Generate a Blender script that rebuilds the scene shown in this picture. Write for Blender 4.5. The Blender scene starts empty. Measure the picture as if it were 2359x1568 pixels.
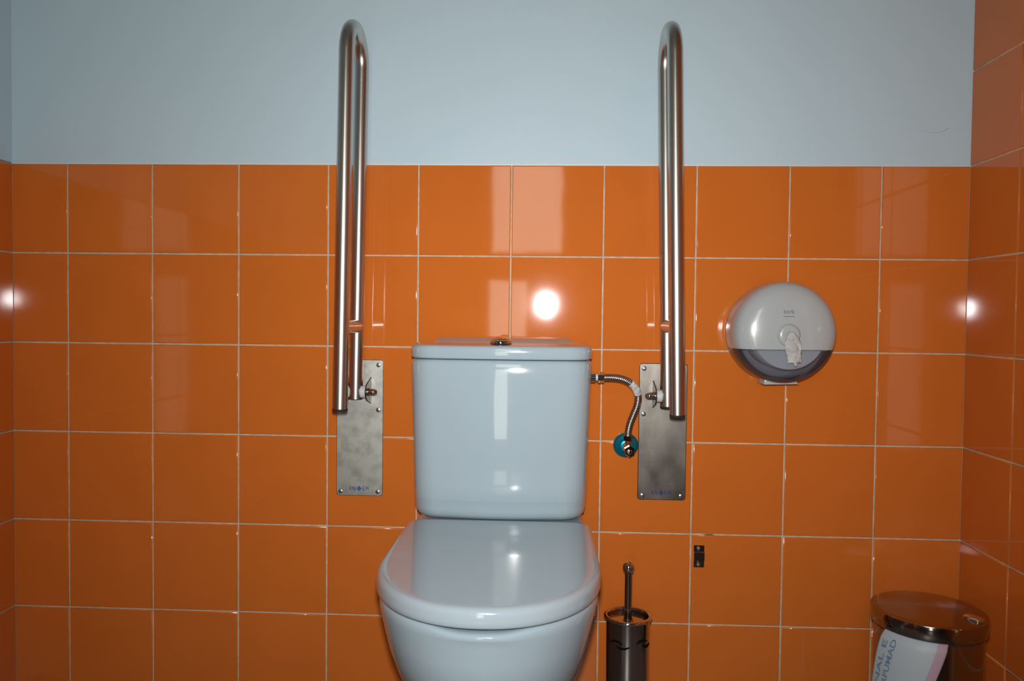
import bpy, bmesh, math, random
from mathutils import Vector, Matrix, noise

random.seed(7)
SC = bpy.context.scene
COL = SC.collection
PI = math.pi

# ------------------------------------------------------------------ camera, world, lights, exposure
ZC, D, FPX = 0.877, 1.7324, 1800.0
YAW, PITCH, ROLL = 0.0428370, 0.0290821, 0.0113206


def _rot():
    cy, sy, cp, sp, cr, sr = math.cos(YAW), math.sin(YAW), math.cos(PITCH), math.sin(PITCH), math.cos(ROLL), math.sin(ROLL)
    B = Matrix(((1, 0, 0), (0, 0, -1), (0, 1, 0)))
    Rw = Matrix(((cy, sy, 0), (-sy, cy, 0), (0, 0, 1)))
    Rp = Matrix(((1, 0, 0), (0, cp, -sp), (0, sp, cp)))
    Rr = Matrix(((cr, -sr, 0), (sr, cr, 0), (0, 0, 1)))
    return Rr @ Rp @ B @ Rw


RM = _rot()
CAMPOS = Vector((0, -D, ZC))


def ray(px, py):
    return RM.transposed() @ Vector(((px - 1179.5) / FPX, (py - 784) / FPX, 1.0))


def at(px, py, Y):
    """point of the room seen at a pixel, at wall distance |Y|"""
    v = ray(px, py)
    return CAMPOS + v * ((D + Y) / v.y)


def at_z(px, py, Z):
    v = ray(px, py)
    return CAMPOS + v * ((Z - ZC) / v.z)


cam = bpy.data.cameras.new('camera')
cam.sensor_fit = 'HORIZONTAL'
cam.sensor_width = 36.0
cam.lens = FPX / 2359 * 36.0
cam.clip_start = 0.01
camo = bpy.data.objects.new('camera', cam)
COL.objects.link(camo)
M3 = Matrix((RM[0], -RM[1], -RM[2])).transposed()
camo.matrix_world = Matrix.Translation(CAMPOS) @ M3.to_4x4()
SC.camera = camo

SC.view_settings.view_transform = 'Standard'
SC.view_settings.look = 'None'
SC.view_settings.exposure = 0.0
SC.view_settings.gamma = 1.0
SC.view_settings.use_curve_mapping = False

world = bpy.data.worlds.new('daylight')
SC.world = world
world.use_nodes = True
bg = world.node_tree.nodes['Background']
bg.inputs['Color'].default_value = (1.0, 1.0, 0.84, 1)
bg.inputs['Strength'].default_value = 4.2


def area(name, loc, target, energy, sx, sy=None, color=(1, 1, 1), shape='DISK', spread=PI):
    l = bpy.data.lights.new(name, 'AREA')
    l.energy, l.size, l.color, l.shape, l.spread = energy, sx, color, shape, spread
    if sy:
        l.size_y = sy
    o = bpy.data.objects.new(name, l)
    COL.objects.link(o)
    o.location = loc
    o.rotation_euler = (Vector(target) - Vector(loc)).to_track_quat('-Z', 'Y').to_euler()
    return o


# the camera's own pop-up flash, just above the lens
FLASH_W = 8.8
flash_loc = CAMPOS + M3 @ Vector((0, 0.058, -0.015))
area('camera_flash', flash_loc, flash_loc + Vector((-0.03, 1, 0.0)), FLASH_W, 0.032, 0.066, (1, 0.985, 0.97), 'ELLIPSE', math.radians(112))
YF = -2.75
XL, XR = -1.2135, 0.9095
ZTOP = ZC + 0.3364
ZCEIL = 2.62
OPEN_UP = (-0.323, 0.082, 1.25, 2.06)
OPEN_LO = (-0.323, -0.112, 0.16, 1.09)
for n, (a, b, c, d) in (('upper_portal', OPEN_UP), ('lower_portal', OPEN_LO)):
    o = area(n, ((a + b) / 2, YF - 0.05, (c + d) / 2), ((a + b) / 2, 0, (c + d) / 2), 1, b - a, d - c, shape='RECTANGLE')
    o.data.cycles.is_portal = True


# ------------------------------------------------------------------ materials
def mat(name, base=(0.8, 0.8, 0.8), rough=0.5, metal=0.0, coat=0.0, coat_rough=0.03, spec=0.5, **kw):
    m = bpy.data.materials.new(name)
    m.use_nodes = True
    p = m.node_tree.nodes['Principled BSDF']
    p.inputs['Base Color'].default_value = (*base, 1)
    p.inputs['Roughness'].default_value = rough
    p.inputs['Metallic'].default_value = metal
    p.inputs['Specular IOR Level'].default_value = spec
    p.inputs['Coat Weight'].default_value = coat
    p.inputs['Coat Roughness'].default_value = coat_rough
    for k, v in kw.items():
        p.inputs[k.replace('_', ' ')].default_value = v
    return m


def nd(m, t, **kw):
    n = m.node_tree.nodes.new(t)
    for k, v in kw.items():
        if hasattr(n, k):
            setattr(n, k, v)
        else:
            n.inputs[k.replace('_', ' ')].default_value = v
    return n


def lk(m, a, ao, b, bi):
    m.node_tree.links.new(a.outputs[ao], b.inputs[bi])


def coords(m, scale):
    tc = nd(m, 'ShaderNodeTexCoord')
    mp = nd(m, 'ShaderNodeMapping')
    mp.inputs['Scale'].default_value = scale
    lk(m, tc, 'Object', mp, 'Vector')
    return mp


def add_bump(m, scale, nscale, dist, detail=2.0, sockets=('Normal',)):
    mp = coords(m, scale)
    nz = nd(m, 'ShaderNodeTexNoise')
    nz.inputs['Scale'].default_value = nscale
    nz.inputs['Detail'].default_value = detail
    lk(m, mp, 'Vector', nz, 'Vector')
    b = nd(m, 'ShaderNodeBump')
    b.inputs['Distance'].default_value = dist
    b.inputs['Strength'].default_value = 1.0
    lk(m, nz, 'Fac', b, 'Height')
    p = m.node_tree.nodes['Principled BSDF']
    for s in sockets:
        lk(m, b, 'Normal', p, s)
    return nz


def vary(m, c1, c2, scale, nscale, lo=0.35, hi=0.65, detail=3.0, socket='Base Color'):
    mp = coords(m, scale)
    nz = nd(m, 'ShaderNodeTexNoise')
    nz.inputs['Scale'].default_value = nscale
    nz.inputs['Detail'].default_value = detail
    lk(m, mp, 'Vector', nz, 'Vector')
    r = nd(m, 'ShaderNodeValToRGB')
    r.color_ramp.elements[0].position, r.color_ramp.elements[1].position = lo, hi
    r.color_ramp.elements[0].color = (*c1, 1)
    r.color_ramp.elements[1].color = (*c2, 1)
    lk(m, nz, 'Fac', r, 'Fac')
    lk(m, r, 'Color', m.node_tree.nodes['Principled BSDF'], socket)


M = {}
M['tile'] = mat('orange_glazed_tile', (0.60, 0.152, 0.023), 0.05, 0, 0.0, 0.03, 0.5)
vary(M['tile'], (0.585, 0.148, 0.022), (0.615, 0.156, 0.024), (1, 1, 1), 9, 0.3, 0.7)
add_bump(M['tile'], (1, 1, 1), 12, 0.00012, 1.0, ('Normal',))
M['grout'] = mat('beige_grout', (0.62, 0.47, 0.34), 0.8)
vary(M['grout'], (0.47, 0.355, 0.25), (0.62, 0.50, 0.37), (1, 1, 1), 60, 0.3, 0.7)
M['paint'] = mat('pale_blue_wall_paint', (0.50, 0.65, 0.73), 0.55, spec=0.3)
vary(M['paint'], (0.49, 0.64, 0.72), (0.515, 0.66, 0.74), (1, 1, 1), 3, 0.3, 0.7)
M['ceil'] = mat('white_ceiling_paint', (0.55, 0.56, 0.57), 0.8)
M['floor'] = mat('grey_floor_tile', (0.16, 0.15, 0.14), 0.35)
M['frontwall'] = mat('grey_painted_wall', (0.12, 0.12, 0.12), 0.7)
M['door'] = mat('added_door_paint', (0.06, 0.055, 0.05), 0.5)
M['sealant'] = mat('white_sealant', (0.72, 0.74, 0.72), 0.5)
M['ceramic'] = mat('white_ceramic', (0.365, 0.462, 0.52), 0.10, 0, 0.8, 0.02, 0.2)
add_bump(M['ceramic'], (1, 1, 0.6), 14, 0.0004, 1.0, ('Coat Normal',))
M['lidplastic'] = mat('white_seat_plastic', (0.395, 0.485, 0.54), 0.12, 0, 0.7, 0.05, 0.5)
M['inner_white'] = mat('white_seat_ring_plastic', (0.40, 0.48, 0.53), 0.4)  # plain even colour of the seat ring
M['steel'] = mat('brushed_stainless_steel', (0.58, 0.55, 0.51), 0.29, 1.0)
add_bump(M['steel'], (90, 90, 1.5), 6, 0.00003, 2.0)
M['plate'] = mat('matt_stainless_plate', (0.56, 0.54, 0.49), 0.50, 1.0)
vary(M['plate'], (0.30, 0.305, 0.28), (0.44, 0.445, 0.41), (1, 1, 1), 45, 0.28, 0.58, 6.0)
add_bump(M['plate'], (1, 1, 30), 20, 0.00003, 2.0)
M['plate_reflect'] = mat('brown_reflection_stainless', (0.5, 0.47, 0.43), 0.36, 1.0)  # darker brown base paints in the reflected orange room
vary(M['plate_reflect'], (0.14, 0.12, 0.11), (0.30, 0.28, 0.25), (1, 1, 0.6), 22, 0.3, 0.7, 5.0)
add_bump(M['plate_reflect'], (1, 1, 30), 20, 0.00003, 2.0)
M['chrome'] = mat('polished_chrome', (0.72, 0.70, 0.68), 0.07, 1.0)
M['screw'] = mat('zinc_screw', (0.55, 0.55, 0.55), 0.25, 1.0)
M['dark'] = mat('black_plastic', (0.025, 0.022, 0.022), 0.4)
M['nylon'] = mat('pale_nylon', (0.55, 0.58, 0.58), 0.4)
M['blue_ink'] = mat('blue_ink', (0.03, 0.09, 0.30), 0.5)
M['navy_ink'] = mat('navy_ink', (0.02, 0.02, 0.13), 0.5)
M['blue_metal'] = mat('blue_filmed_metal', (0.005, 0.30, 0.48), 0.30, 0.75, 0.5, 0.05)
M['braid'] = mat('steel_braid', (0.46, 0.44, 0.42), 0.28, 1.0)
mp = coords(M['braid'], (1, 1, 1))
M['sticker'] = mat('worn_white_sticker', (0.55, 0.58, 0.55), 0.35, 0, 0.3)
vary(M['sticker'], (0.32, 0.34, 0.33), (0.66, 0.68, 0.65), (1, 1, 1), 160, 0.35, 0.6)
M['mirror_steel'] = mat('dark_polished_steel', (0.42, 0.38, 0.36), 0.14, 1.0)
add_bump(M['mirror_steel'], (60, 60, 1), 5, 0.00002, 2.0)
M['bin_steel'] = mat('polished_bin_steel', (0.33, 0.30, 0.285), 0.12, 1.0)
add_bump(M['bin_steel'], (30, 30, 1), 4, 0.00003, 2.0)
M['disp'] = mat('white_dispenser_plastic', (0.41, 0.445, 0.455), 0.22, 0, 0.5, 0.04)
M['disp_back'] = mat('grey_back_plastic', (0.26, 0.25, 0.27), 0.5)
M['paper'] = mat('tissue_paper', (0.62, 0.60, 0.58), 0.95, spec=0.1)
vary(M['paper'], (0.40, 0.39, 0.385), (0.52, 0.51, 0.50), (1, 1, 1), 110, 0.35, 0.65)
M['rollpaper'] = mat('white_paper_roll', (0.74, 0.75, 0.76), 0.95, spec=0.1)
M['grey_print'] = mat('grey_print', (0.19, 0.21, 0.22), 0.4)
M['bag'] = mat('white_bag_film', (0.40, 0.46, 0.50), 0.5, 0, 0.0)
M['bag_pink'] = mat('pink_bag_film', (0.42, 0.29, 0.36), 0.5, 0, 0.0)
M['bag_ink'] = mat('blue_bag_print', (0.15, 0.22, 0.35), 0.5)
M['mark'] = mat('black_painted_reflection', (0.006, 0.005, 0.005), 0.8, spec=0.05)
M['lampglow'] = mat('lamp_diffuser', (0.8, 0.8, 0.8), 0.5)
M['scuff'] = mat('grey_scuff', (0.26, 0.32, 0.35), 0.7)
M['chip'] = mat('chipped_tile_edge', (0.20, 0.10, 0.04), 0.9)


def smoky():
    m = bpy.data.materials.new('smoked_clear_plastic')
    m.use_nodes = True
    nt = m.node_tree
    nt.nodes.remove(nt.nodes['Principled BSDF'])
    out = nt.nodes['Material Output']
    tr = nt.nodes.new('ShaderNodeBsdfTransparent')
    tr.inputs['Color'].default_value = (0.88, 0.89, 0.92, 1)
    df = nt.nodes.new('ShaderNodeBsdfDiffuse')
    df.inputs['Color'].default_value = (0.22, 0.21, 0.24, 1)
    gl = nt.nodes.new('ShaderNodeBsdfGlossy')
    gl.inputs['Roughness'].default_value = 0.06
    m0 = nt.nodes.new('ShaderNodeMixShader')
    m0.inputs[0].default_value = 0.16
    mx = nt.nodes.new('ShaderNodeMixShader')
    fr = nt.nodes.new('ShaderNodeFresnel')
    fr.inputs['IOR'].default_value = 1.45
    nt.links.new(tr.outputs[0], m0.inputs[1])
    nt.links.new(df.outputs[0], m0.inputs[2])
    nt.links.new(fr.outputs[0], mx.inputs[0])
    nt.links.new(m0.outputs[0], mx.inputs[1])
    nt.links.new(gl.outputs[0], mx.inputs[2])
    nt.links.new(mx.outputs[0], out.inputs['Surface'])
    return m


M['smoky'] = smoky()


# ------------------------------------------------------------------ object helpers
def obj(name, bm, m=None, parent=None, smooth=True, angle=40, label=None, loc=None):
    bmesh.ops.recalc_face_normals(bm, faces=bm.faces) if smooth is not None else None
    me = bpy.data.meshes.new(name)
    if smooth:
        for f in bm.faces:
            f.smooth = True
        lim = math.radians(angle)
        for e in bm.edges:
            if len(e.link_faces) == 2 and e.calc_face_angle(0) > lim:
                e.smooth = False
    bm.to_mesh(me)
    bm.free()
    o = bpy.data.objects.new(name, me)
    COL.objects.link(o)
    if m:
        for x in (m if isinstance(m, (list, tuple)) else [m]):
            me.materials.append(x)
    if parent:
        o.parent = parent
        o.matrix_parent_inverse = Matrix.Translation(-parent.location)
    if label:
        o['label'] = label
    return o


def thing(name, label, cat, loc, group=None):
    o = bpy.data.objects.new(name, None)
    o.empty_display_size = 0.05
    COL.objects.link(o)
    o.location = loc
    o['label'], o['category'] = label, cat
    if group:
        o['group'] = group
    return o


def tag(o, label, cat, group=None):
    o['label'], o['category'] = label, cat
    if group:
        o['group'] = group
    return o


def struct(o, label=None, cat=None):
    o['kind'] = 'structure'
    if label:
        o['label'] = label
    if cat:
        o['category'] = cat
    return o


def add_box(bm, lo, hi, mi=0, bev=0.0, seg=2):
    x0, y0, z0 = lo
    x1, y1, z1 = hi
    vs = [bm.verts.new(c) for c in ((x0, y0, z0), (x1, y0, z0), (x1, y1, z0), (x0, y1, z0), (x0, y0, z1), (x1, y0, z1), (x1, y1, z1), (x0, y1, z1))]
    fs = [bm.faces.new([vs[i] for i in q]) for q in ((0, 3, 2, 1), (4, 5, 6, 7), (0, 1, 5, 4), (1, 2, 6, 5), (2, 3, 7, 6), (3, 0, 4, 7))]
    for f in fs:
        f.material_index = mi
    if bev:
        es = list({e for f in fs for e in f.edges})
        r = bmesh.ops.bevel(bm, geom=es, offset=bev, segments=seg, affect='EDGES', profile=0.5)
        for f in r['faces']:
            f.material_index = mi
    return vs


def add_tube(bm, pts, r, seg=24, caps=True, mi=0):
    pts = [Vector(p) for p in pts]
    n = len(pts)
    rad = r if isinstance(r, (list, tuple)) else [r] * n
    tang = []
    for i in range(n):
        a = pts[max(i - 1, 0)]
        b = pts[min(i + 1, n - 1)]
        tang.append((b - a).normalized())
    up = Vector((0, 0, 1)) if abs(tang[0].z) < 0.9 else Vector((1, 0, 0))
    nx = tang[0].cross(up).normalized()
    rings = []
    for i in range(n):
        t = tang[i]
        nx = (nx - t * nx.dot(t)).normalized()
        ny = t.cross(nx)
        rings.append([bm.verts.new(pts[i] + (nx * math.cos(2 * PI * k / seg) + ny * math.sin(2 * PI * k / seg)) * rad[i]) for k in range(seg)])
    for i in range(n - 1):
        for k in range(seg):
            f = bm.faces.new((rings[i][k], rings[i][(k + 1) % seg], rings[i + 1][(k + 1) % seg], rings[i + 1][k]))
            f.material_index = mi
    if caps:
        bm.faces.new(rings[0][::-1]).material_index = mi
        bm.faces.new(rings[-1]).material_index = mi
    return rings


def add_lathe(bm, prof, origin, axis='Z', seg=64, mi=0):
    """prof: (radius, height) list; radius 0 closes to a point"""
    O = Vector(origin)
    ax = {'Z': (Vector((1, 0, 0)), Vector((0, 1, 0)), Vector((0, 0, 1))), 'Y': (Vector((1, 0, 0)), Vector((0, 0, 1)), Vector((0, -1, 0))),
          'X': (Vector((0, 1, 0)), Vector((0, 0, 1)), Vector((1, 0, 0)))}[axis] if isinstance(axis, str) else axis
    rings = []
    for r, h in prof:
        if r <= 1e-7:
            rings.append([bm.verts.new(O + ax[2] * h)])
        else:
            rings.append([bm.verts.new(O + (ax[0] * math.cos(2 * PI * k / seg) + ax[1] * math.sin(2 * PI * k / seg)) * r + ax[2] * h) for k in range(seg)])
    for a, b in zip(rings, rings[1:]):
        for k in range(seg):
            q = (k + 1) % seg
            if len(a) == 1 and len(b) == 1:
                continue
            if len(a) == 1:
                f = bm.faces.new((a[0], b[k], b[q]))
            elif len(b) == 1:
                f = bm.faces.new((a[k], a[q], b[0]))
            else:
                f = bm.faces.new((a[k], a[q], b[q], b[k]))
            f.material_index = mi
    return rings


def add_loft(bm, sections, cap0=True, cap1=True, mi=0):
    rings = [[bm.verts.new(p) for p in s] for s in sections]
    n = len(rings[0])
    for a, b in zip(rings, rings[1:]):
        for k in range(n):
            bm.faces.new((a[k], a[(k + 1) % n], b[(k + 1) % n], b[k])).material_index = mi
    if cap0:
        bm.faces.new(rings[0][::-1]).material_index = mi
    if cap1:
        bm.faces.new(rings[-1]).material_index = mi
    return rings


def catmull(pts, sub=10):
    P = [Vector(p) for p in pts]
    P = [P[0] * 2 - P[1]] + P + [P[-1] * 2 - P[-2]]
    out = []
    for i in range(1, len(P) - 2):
        for s in range(sub):
            t = s / sub
            a, b, c, d = P[i - 1:i + 3]
            out.append(0.5 * ((2 * b) + (c - a) * t + (2 * a - 5 * b + 4 * c - d) * t * t + (3 * b - a - 3 * c + d) * t ** 3))
    out.append(P[-2])
    return out


# ------------------------------------------------------------------ the room
GR = 0.0017   # half a grout joint
TH = 0.0022   # how far the tiles stand out of the grout


def tiles(bm, O, U, N, us, vs, mi, tilt=0.0008):
    """rounded-edge tiles on a wall through O, u axis U, z up, face normal N"""
    for i in range(len(us) - 1):
        for j in range(len(vs) - 1):
            u0, u1 = us[i] + GR, us[i + 1] - GR
            v0, v1 = vs[j] + GR, vs[j + 1] - GR
            a, b = random.gauss(0, tilt), random.gauss(0, tilt)
            uc, vc = (u0 + u1) / 2, (v0 + v1) / 2
            rings = []
            for ins, h in ((0, -0.001), (0.0001, TH - 0.0012), (0.0007, TH - 0.0004), (0.0018, TH)):
                ring = []
                for u, v in ((u0 + ins, v0 + ins), (u1 - ins, v0 + ins), (u1 - ins, v1 - ins), (u0 + ins, v1 - ins)):
                    hh = h + (a * (u - uc) + b * (v - vc) if h > 0 else 0)
                    ring.append(bm.verts.new(O + U * u + Vector((0, 0, v)) + N * hh))
                rings.append(ring)
            for r0, r1 in zip(rings, rings[1:]):
                for k in range(4):
                    f = bm.faces.new((r0[k], r0[(k + 1) % 4], r1[(k + 1) % 4], r1[k]))
                    f.material_index = mi
                    f.smooth = True
            f = bm.faces.new(rings[-1])
            f.material_index = mi


ROWS = [0.0, 0.2019, 0.4032, 0.6063, 0.8090, 1.0123, ZTOP]
COLS = [XL, -1.0844, -0.8886, -0.6906, -0.4877, -0.2850, -0.0790, 0.1247, 0.3265, 0.5267, 0.7224, XR]

# back wall: grout bed, tiled to shoulder height, painted above
bm = bmesh.new()
add_box(bm, (XL - 0.12, 0, 0), (XR + 0.12, 0.12, ZTOP), 0)
add_box(bm, (XL - 0.12, -0.0012, ZTOP + 0.0015), (XR + 0.12, 0.12, ZCEIL), 2)
tiles(bm, Vector((0, 0, 0)), Vector((1, 0, 0)), Vector((0, -1, 0)), COLS, ROWS, 1)
wb = struct(obj('wall_back', bm, [M['grout'], M['tile'], M['paint']], smooth=None), 'back wall, glossy orange tiles below and pale painted plaster above', 'wall')
# a chipped tile edge and a faint scuff in the paint
bm = bmesh.new()
c0 = at(1634, 1231.5, -0.0024)
vs = []
for k in range(10):
    t = 2 * PI * k / 10
    r_ = 1 + 0.35 * noise.noise(Vector((k * 1.7, 0, 0)))
    vs.append(bm.verts.new((c0.x + 0.0115 * r_ * math.cos(t), -0.0026, c0.z + 0.0019 * r_ * math.sin(t))))
bm.faces.new(vs[::-1])
obj('chipped_edge', bm, M['chip'], wb, smooth=None)
bm = bmesh.new()
sc_ = catmull([at(x, y, -0.0013) for x, y in ((2112, 294), (2128, 301), (2145, 305), (2163, 305), (2176, 300), (2187, 294))], 6)
add_tube(bm, sc_, [0.0001 + 0.0006 * (i / len(sc_)) ** 2 * (1 if i < len(sc_) - 3 else 0.3) for i in range(len(sc_))], 6)
obj('scuff', bm, M['scuff'], wb)
# caulk line along the top of the tiles
bm = bmesh.new()
add_box(bm, (XL, -0.0030, ZTOP - 0.0012), (XR, 0.0, ZTOP + 0.0022), 0, 0.0008, 2)
struct(obj('trim_1', bm, M['sealant']), 'thin white sealant line between orange tiles and painted wall', 'trim')
# left wall
bm = bmesh.new()
add_box(bm, (XL - 0.12, YF - 0.12, 0), (XL, 0, ZTOP), 0)
add_box(bm, (XL - 0.12, YF - 0.12, ZTOP + 0.0015), (XL + 0.0012, 0, ZCEIL), 2)
us = [YF] + [-0.202 * k for k in range(13, 0, -1)] + [0.0]
us = [0.0 - u for u in us][::-1]
tiles(bm, Vector((XL, 0, 0)), Vector((0, -1, 0)), Vector((1, 0, 0)), us, ROWS, 1)
struct(obj('wall_left', bm, [M['grout'], M['tile'], M['paint']], smooth=None), 'left wall, orange tiles below and pale paint above', 'wall')
# right wall, tiled to the ceiling
bm = bmesh.new()
add_box(bm, (XR, YF - 0.12, 0), (XR + 0.12, 0, ZCEIL), 0)
us = [0.0] + [0.18 + 0.202 * k for k in range(13)] + [-YF]
rows = ROWS + [ZTOP + 0.2022 * k for k in range(1, 7)] + [ZCEIL]
tiles(bm, Vector((XR, 0, 0)), Vector((0, -1, 0)), Vector((-1, 0, 0)), us, rows, 1)
struct(obj('wall_right', bm, [M['grout'], M['tile']], smooth=None), 'right wall tiled in glossy orange to its full height', 'wall')
# floor and ceiling
bm = bmesh.new()
add_box(bm, (XL - 0.12, YF - 0.12, -0.1), (XR + 0.12, 0.12, 0))
struct(obj('floor', bm, M['floor'], smooth=False), 'grey floor below the frame', 'floor')
bm = bmesh.new()
add_box(bm, (XL - 0.12, YF - 0.12, ZCEIL), (XR + 0.12, 0.12, ZCEIL + 0.1))
struct(obj('ceiling', bm, M['ceil'], smooth=False), 'white ceiling', 'ceiling')
# wall behind the camera with a doorway; unseen leaf added, its two daylight openings shaped for the reflections
DX0, DX1, DZ = -0.50, 0.42, 2.12
bm = bmesh.new()
add_box(bm, (XL - 0.12, YF - 0.12, 0), (DX0, YF, ZCEIL))
add_box(bm, (DX1, YF - 0.12, 0), (XR + 0.12, YF, ZCEIL))
add_box(bm, (DX0, YF - 0.12, DZ), (DX1, YF, ZCEIL))
struct(obj('wall_front', bm, M['frontwall'], smooth=False), 'grey wall behind the camera', 'wall')
bm = bmesh.new()
a, b, c, d = OPEN_UP
a2, b2, c2, d2 = OPEN_LO
y0, y1 = YF - 0.06, YF - 0.02
for lo, hi in (((DX0, 0), (a, DZ)), ((a, d), (DX1, DZ)), ((b, c), (DX1, d)), ((a, d2), (DX1, c)), ((b2, c2), (DX1, d2)), ((a2, 0), (DX1, c2))):
    add_box(bm, (lo[0], y0, lo[1]), (hi[0], y1, hi[1]))
struct(obj('added_door_1', bm, M['door'], smooth=False), 'added dark door leaf behind the camera, two openings shaping the reflected daylight', 'door')

# ------------------------------------------------------------------ toilet
TX = at(1153, 1000, -0.19).x
toilet = thing('toilet', 'white ceramic close-coupled toilet with its lid closed', 'toilet', (TX, -0.3, 0))


def plan(xc, hw, yb, yf, rc, bulge, n=14):
    """rounded tank outline: flat back, slightly bowed front; list of (x, y)"""
    pts = []
    pts.append((xc + hw - 0.006, yb))
    pts.append((xc + hw, yb - 0.006))
    # right front corner
    def fy(x):
        return yf + bulge * ((x - xc) / hw) ** 2
    cyc = yf + bulge + rc
    m = 16
    for k in range(m + 1):
        t = k / m * PI / 2
        # superellipse corner
        ct, st = math.cos(t) ** 0.9, math.sin(t) ** 0.9
        x = xc + hw - rc + rc * ct
        y = cyc - rc * st
        y -= bulge * (1 - ((x - xc) / hw) ** 2) * st ** 3 if False else 0
        pts.append((x, y))
    x0 = xc + hw - rc
    for k in range(1, n):
        x = x0 - (2 * (hw - rc)) * k / n
        q = (x - xc) / (hw - rc)
        pts.append((x, yf + bulge * q * q))
    half = []
    for k in range(m + 1):
        t = k / m * PI / 2
        ct, st = math.cos(t) ** 0.9, math.sin(t) ** 0.9
        half.append((xc - hw + rc - rc * ct, cyc - rc * st))
    pts += half[::-1]
    pts.append((xc - hw, yb - 0.006))
    pts.append((xc - hw + 0.006, yb))
    return pts


def sec(pl, z, dz=None):
    return [Vector((x, y, z + (dz(x, y) if dz else 0))) for x, y in pl]


YT = -0.190   # tank front
zt_seam = at(1155, 829, YT).z
zt_bot = at(1155, 1201, YT + 0.01).z
zt_band = at(1155, 1157, YT).z
hw_top = (at(1363.5, 850, YT + 0.05).x - at(946.5, 850, YT + 0.05).x) / 2
xc_top = (at(1363.5, 850, YT + 0.05).x + at(946.5, 850, YT + 0.05).x) / 2
hw_bot = (at(1350, 1160, YT + 0.05).x - at(953, 1160, YT + 0.05).x) / 2
xc_bot = (at(1350, 1160, YT + 0.05).x + at(953, 1160, YT + 0.05).x) / 2
bm = bmesh.new()
YB = -0.012
S = []
S.append(sec(plan(xc_bot, hw_bot - 0.020, YB, YT + 0.030, 0.052, 0.008), zt_bot - 0.001))
S.append(sec(plan(xc_bot, hw_bot - 0.009, YB, YT + 0.018, 0.056, 0.008), zt_bot + 0.002))
S.append(sec(plan(xc_bot, hw_bot - 0.003, YB, YT + 0.012, 0.058, 0.008), zt_bot + 0.010))
S.append(sec(plan(xc_bot, hw_bot - 0.001, YB, YT + 0.009, 0.058, 0.008), zt_bot + 0.020))
S.append(sec(plan(xc_bot, hw_bot, YB, YT + 0.0048, 0.058, 0.008), zt_band - 0.001))
S.append(sec(plan(xc_bot, hw_bot, YB, YT + 0.0036, 0.058, 0.008), zt_band + 0.001))
for k in range(1, 8):
    t = k / 8
    S.append(sec(plan(xc_bot + (xc_top - xc_bot) * t, hw_bot + (hw_top - hw_bot) * t, YB, YT + 0.0036 * (1 - t), 0.058, 0.008), zt_band + (zt_seam - zt_band) * t))
S.append(sec(plan(xc_top, hw_top - 0.0004, YB, YT + 0.0005, 0.058, 0.008), zt_seam - 0.010))
S.append(sec(plan(xc_top, hw_top - 0.0015, YB, YT + 0.0020, 0.058, 0.008), zt_seam - 0.005))
S.append(sec(plan(xc_top, hw_top - 0.0045, YB, YT + 0.0055, 0.058, 0.008), zt_seam - 0.0015))
S.append(sec(plan(xc_top, hw_top - 0.0090, YB, YT + 0.0100, 0.058, 0.008), zt_seam - 0.0008))
add_loft(bm, S)
cistern = obj('cistern', bm, M['ceramic'], toilet, angle=60)

# cistern lid with a raised centre panel
zl1 = at(1155, 797, YT).z
bm = bmesh.new()
HL = hw_top + 0.0005


def crown(x, y):
    t = max(0.0, min(1.0, (y - (YT + 0.012)) / 0.10))
    return 0.0040 * t * t * (3 - 2 * t)


S = []
S.append(sec(plan(xc_top, HL - 0.004, YB, YT + 0.004, 0.057, 0.008), zt_seam + 0.0004))
S.append(sec(plan(xc_top, HL - 0.0008, YB, YT + 0.0006, 0.059, 0.008), zt_seam + 0.0016))
S.append(sec(plan(xc_top, HL, YB, YT - 0.0004, 0.059, 0.008), zt_seam + 0.004))
S.append(sec(plan(xc_top, HL, YB, YT - 0.0004, 0.059, 0.008), zl1 - 0.007))
S.append(sec(plan(xc_top, HL - 0.001, YB, YT + 0.0008, 0.059, 0.008), zl1 - 0.003))
S.append(sec(plan(xc_top, HL - 0.004, YB, YT + 0.004, 0.057, 0.008), zl1 - 0.0006))
S.append(sec(plan(xc_top, HL - 0.008, YB - 0.003, YT + 0.009, 0.054, 0.008), zl1 + 0.0004, crown))
for ins in (0.02, 0.035, 0.05):
    S.append(sec(plan(xc_top, HL - ins, YB - 0.004 - ins * 0.2, YT + ins, 0.035, 0.006), zl1 + 0.0006, crown))
S.append(sec(plan(xc_top, HL - 0.085, YB - 0.03, YT + 0.075, 0.02, 0.003), zl1 + 0.0006, crown))
add_loft(bm, S)
clid = obj('cistern_lid', bm, M['ceramic'], toilet, angle=60)
# raised rear panel on top of the lid
xl, xr = at(1006, 784, -0.06).x, at(1318, 784, -0.06).x
bm = bmesh.new()
def panel_ring(dx, ya, yb, z):
    return [Vector((xl + dx, ya, zl1 + z)), Vector((xr - dx, ya, zl1 + z)), Vector((xr - dx, yb, zl1 + z)), Vector((xl + dx, yb, zl1 + z))]


add_loft(bm, [panel_ring(-0.004, -0.102, -0.030, 0.002), panel_ring(0.0, -0.098, -0.030, 0.0048),
              panel_ring(0.004, -0.062, -0.036, 0.0128), panel_ring(0.008, -0.056, -0.038, 0.0138)])
bmesh.ops.bevel(bm, geom=bm.edges[:], offset=0.0015, segments=2, affect='EDGES', profile=0.5)
obj('raised_panel', bm, M['ceramic'], clid, angle=50)
# flush button
pb = at(1154, 789, -0.115)
bm = bmesh.new()
add_lathe(bm, [(0.0, 0.0), (0.0225, 0.0), (0.0228, 0.003), (0.021, 0.006), (0.0185, 0.0075), (0.0175, 0.0072), (0.017, 0.0090), (0.010, 0.0122), (0, 0.0132)], (pb.x, -0.120, zl1 + 0.0034), 'Z', 48)
obj('flush_button', bm, M['chrome'], toilet, label='round chrome push button')

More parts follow.
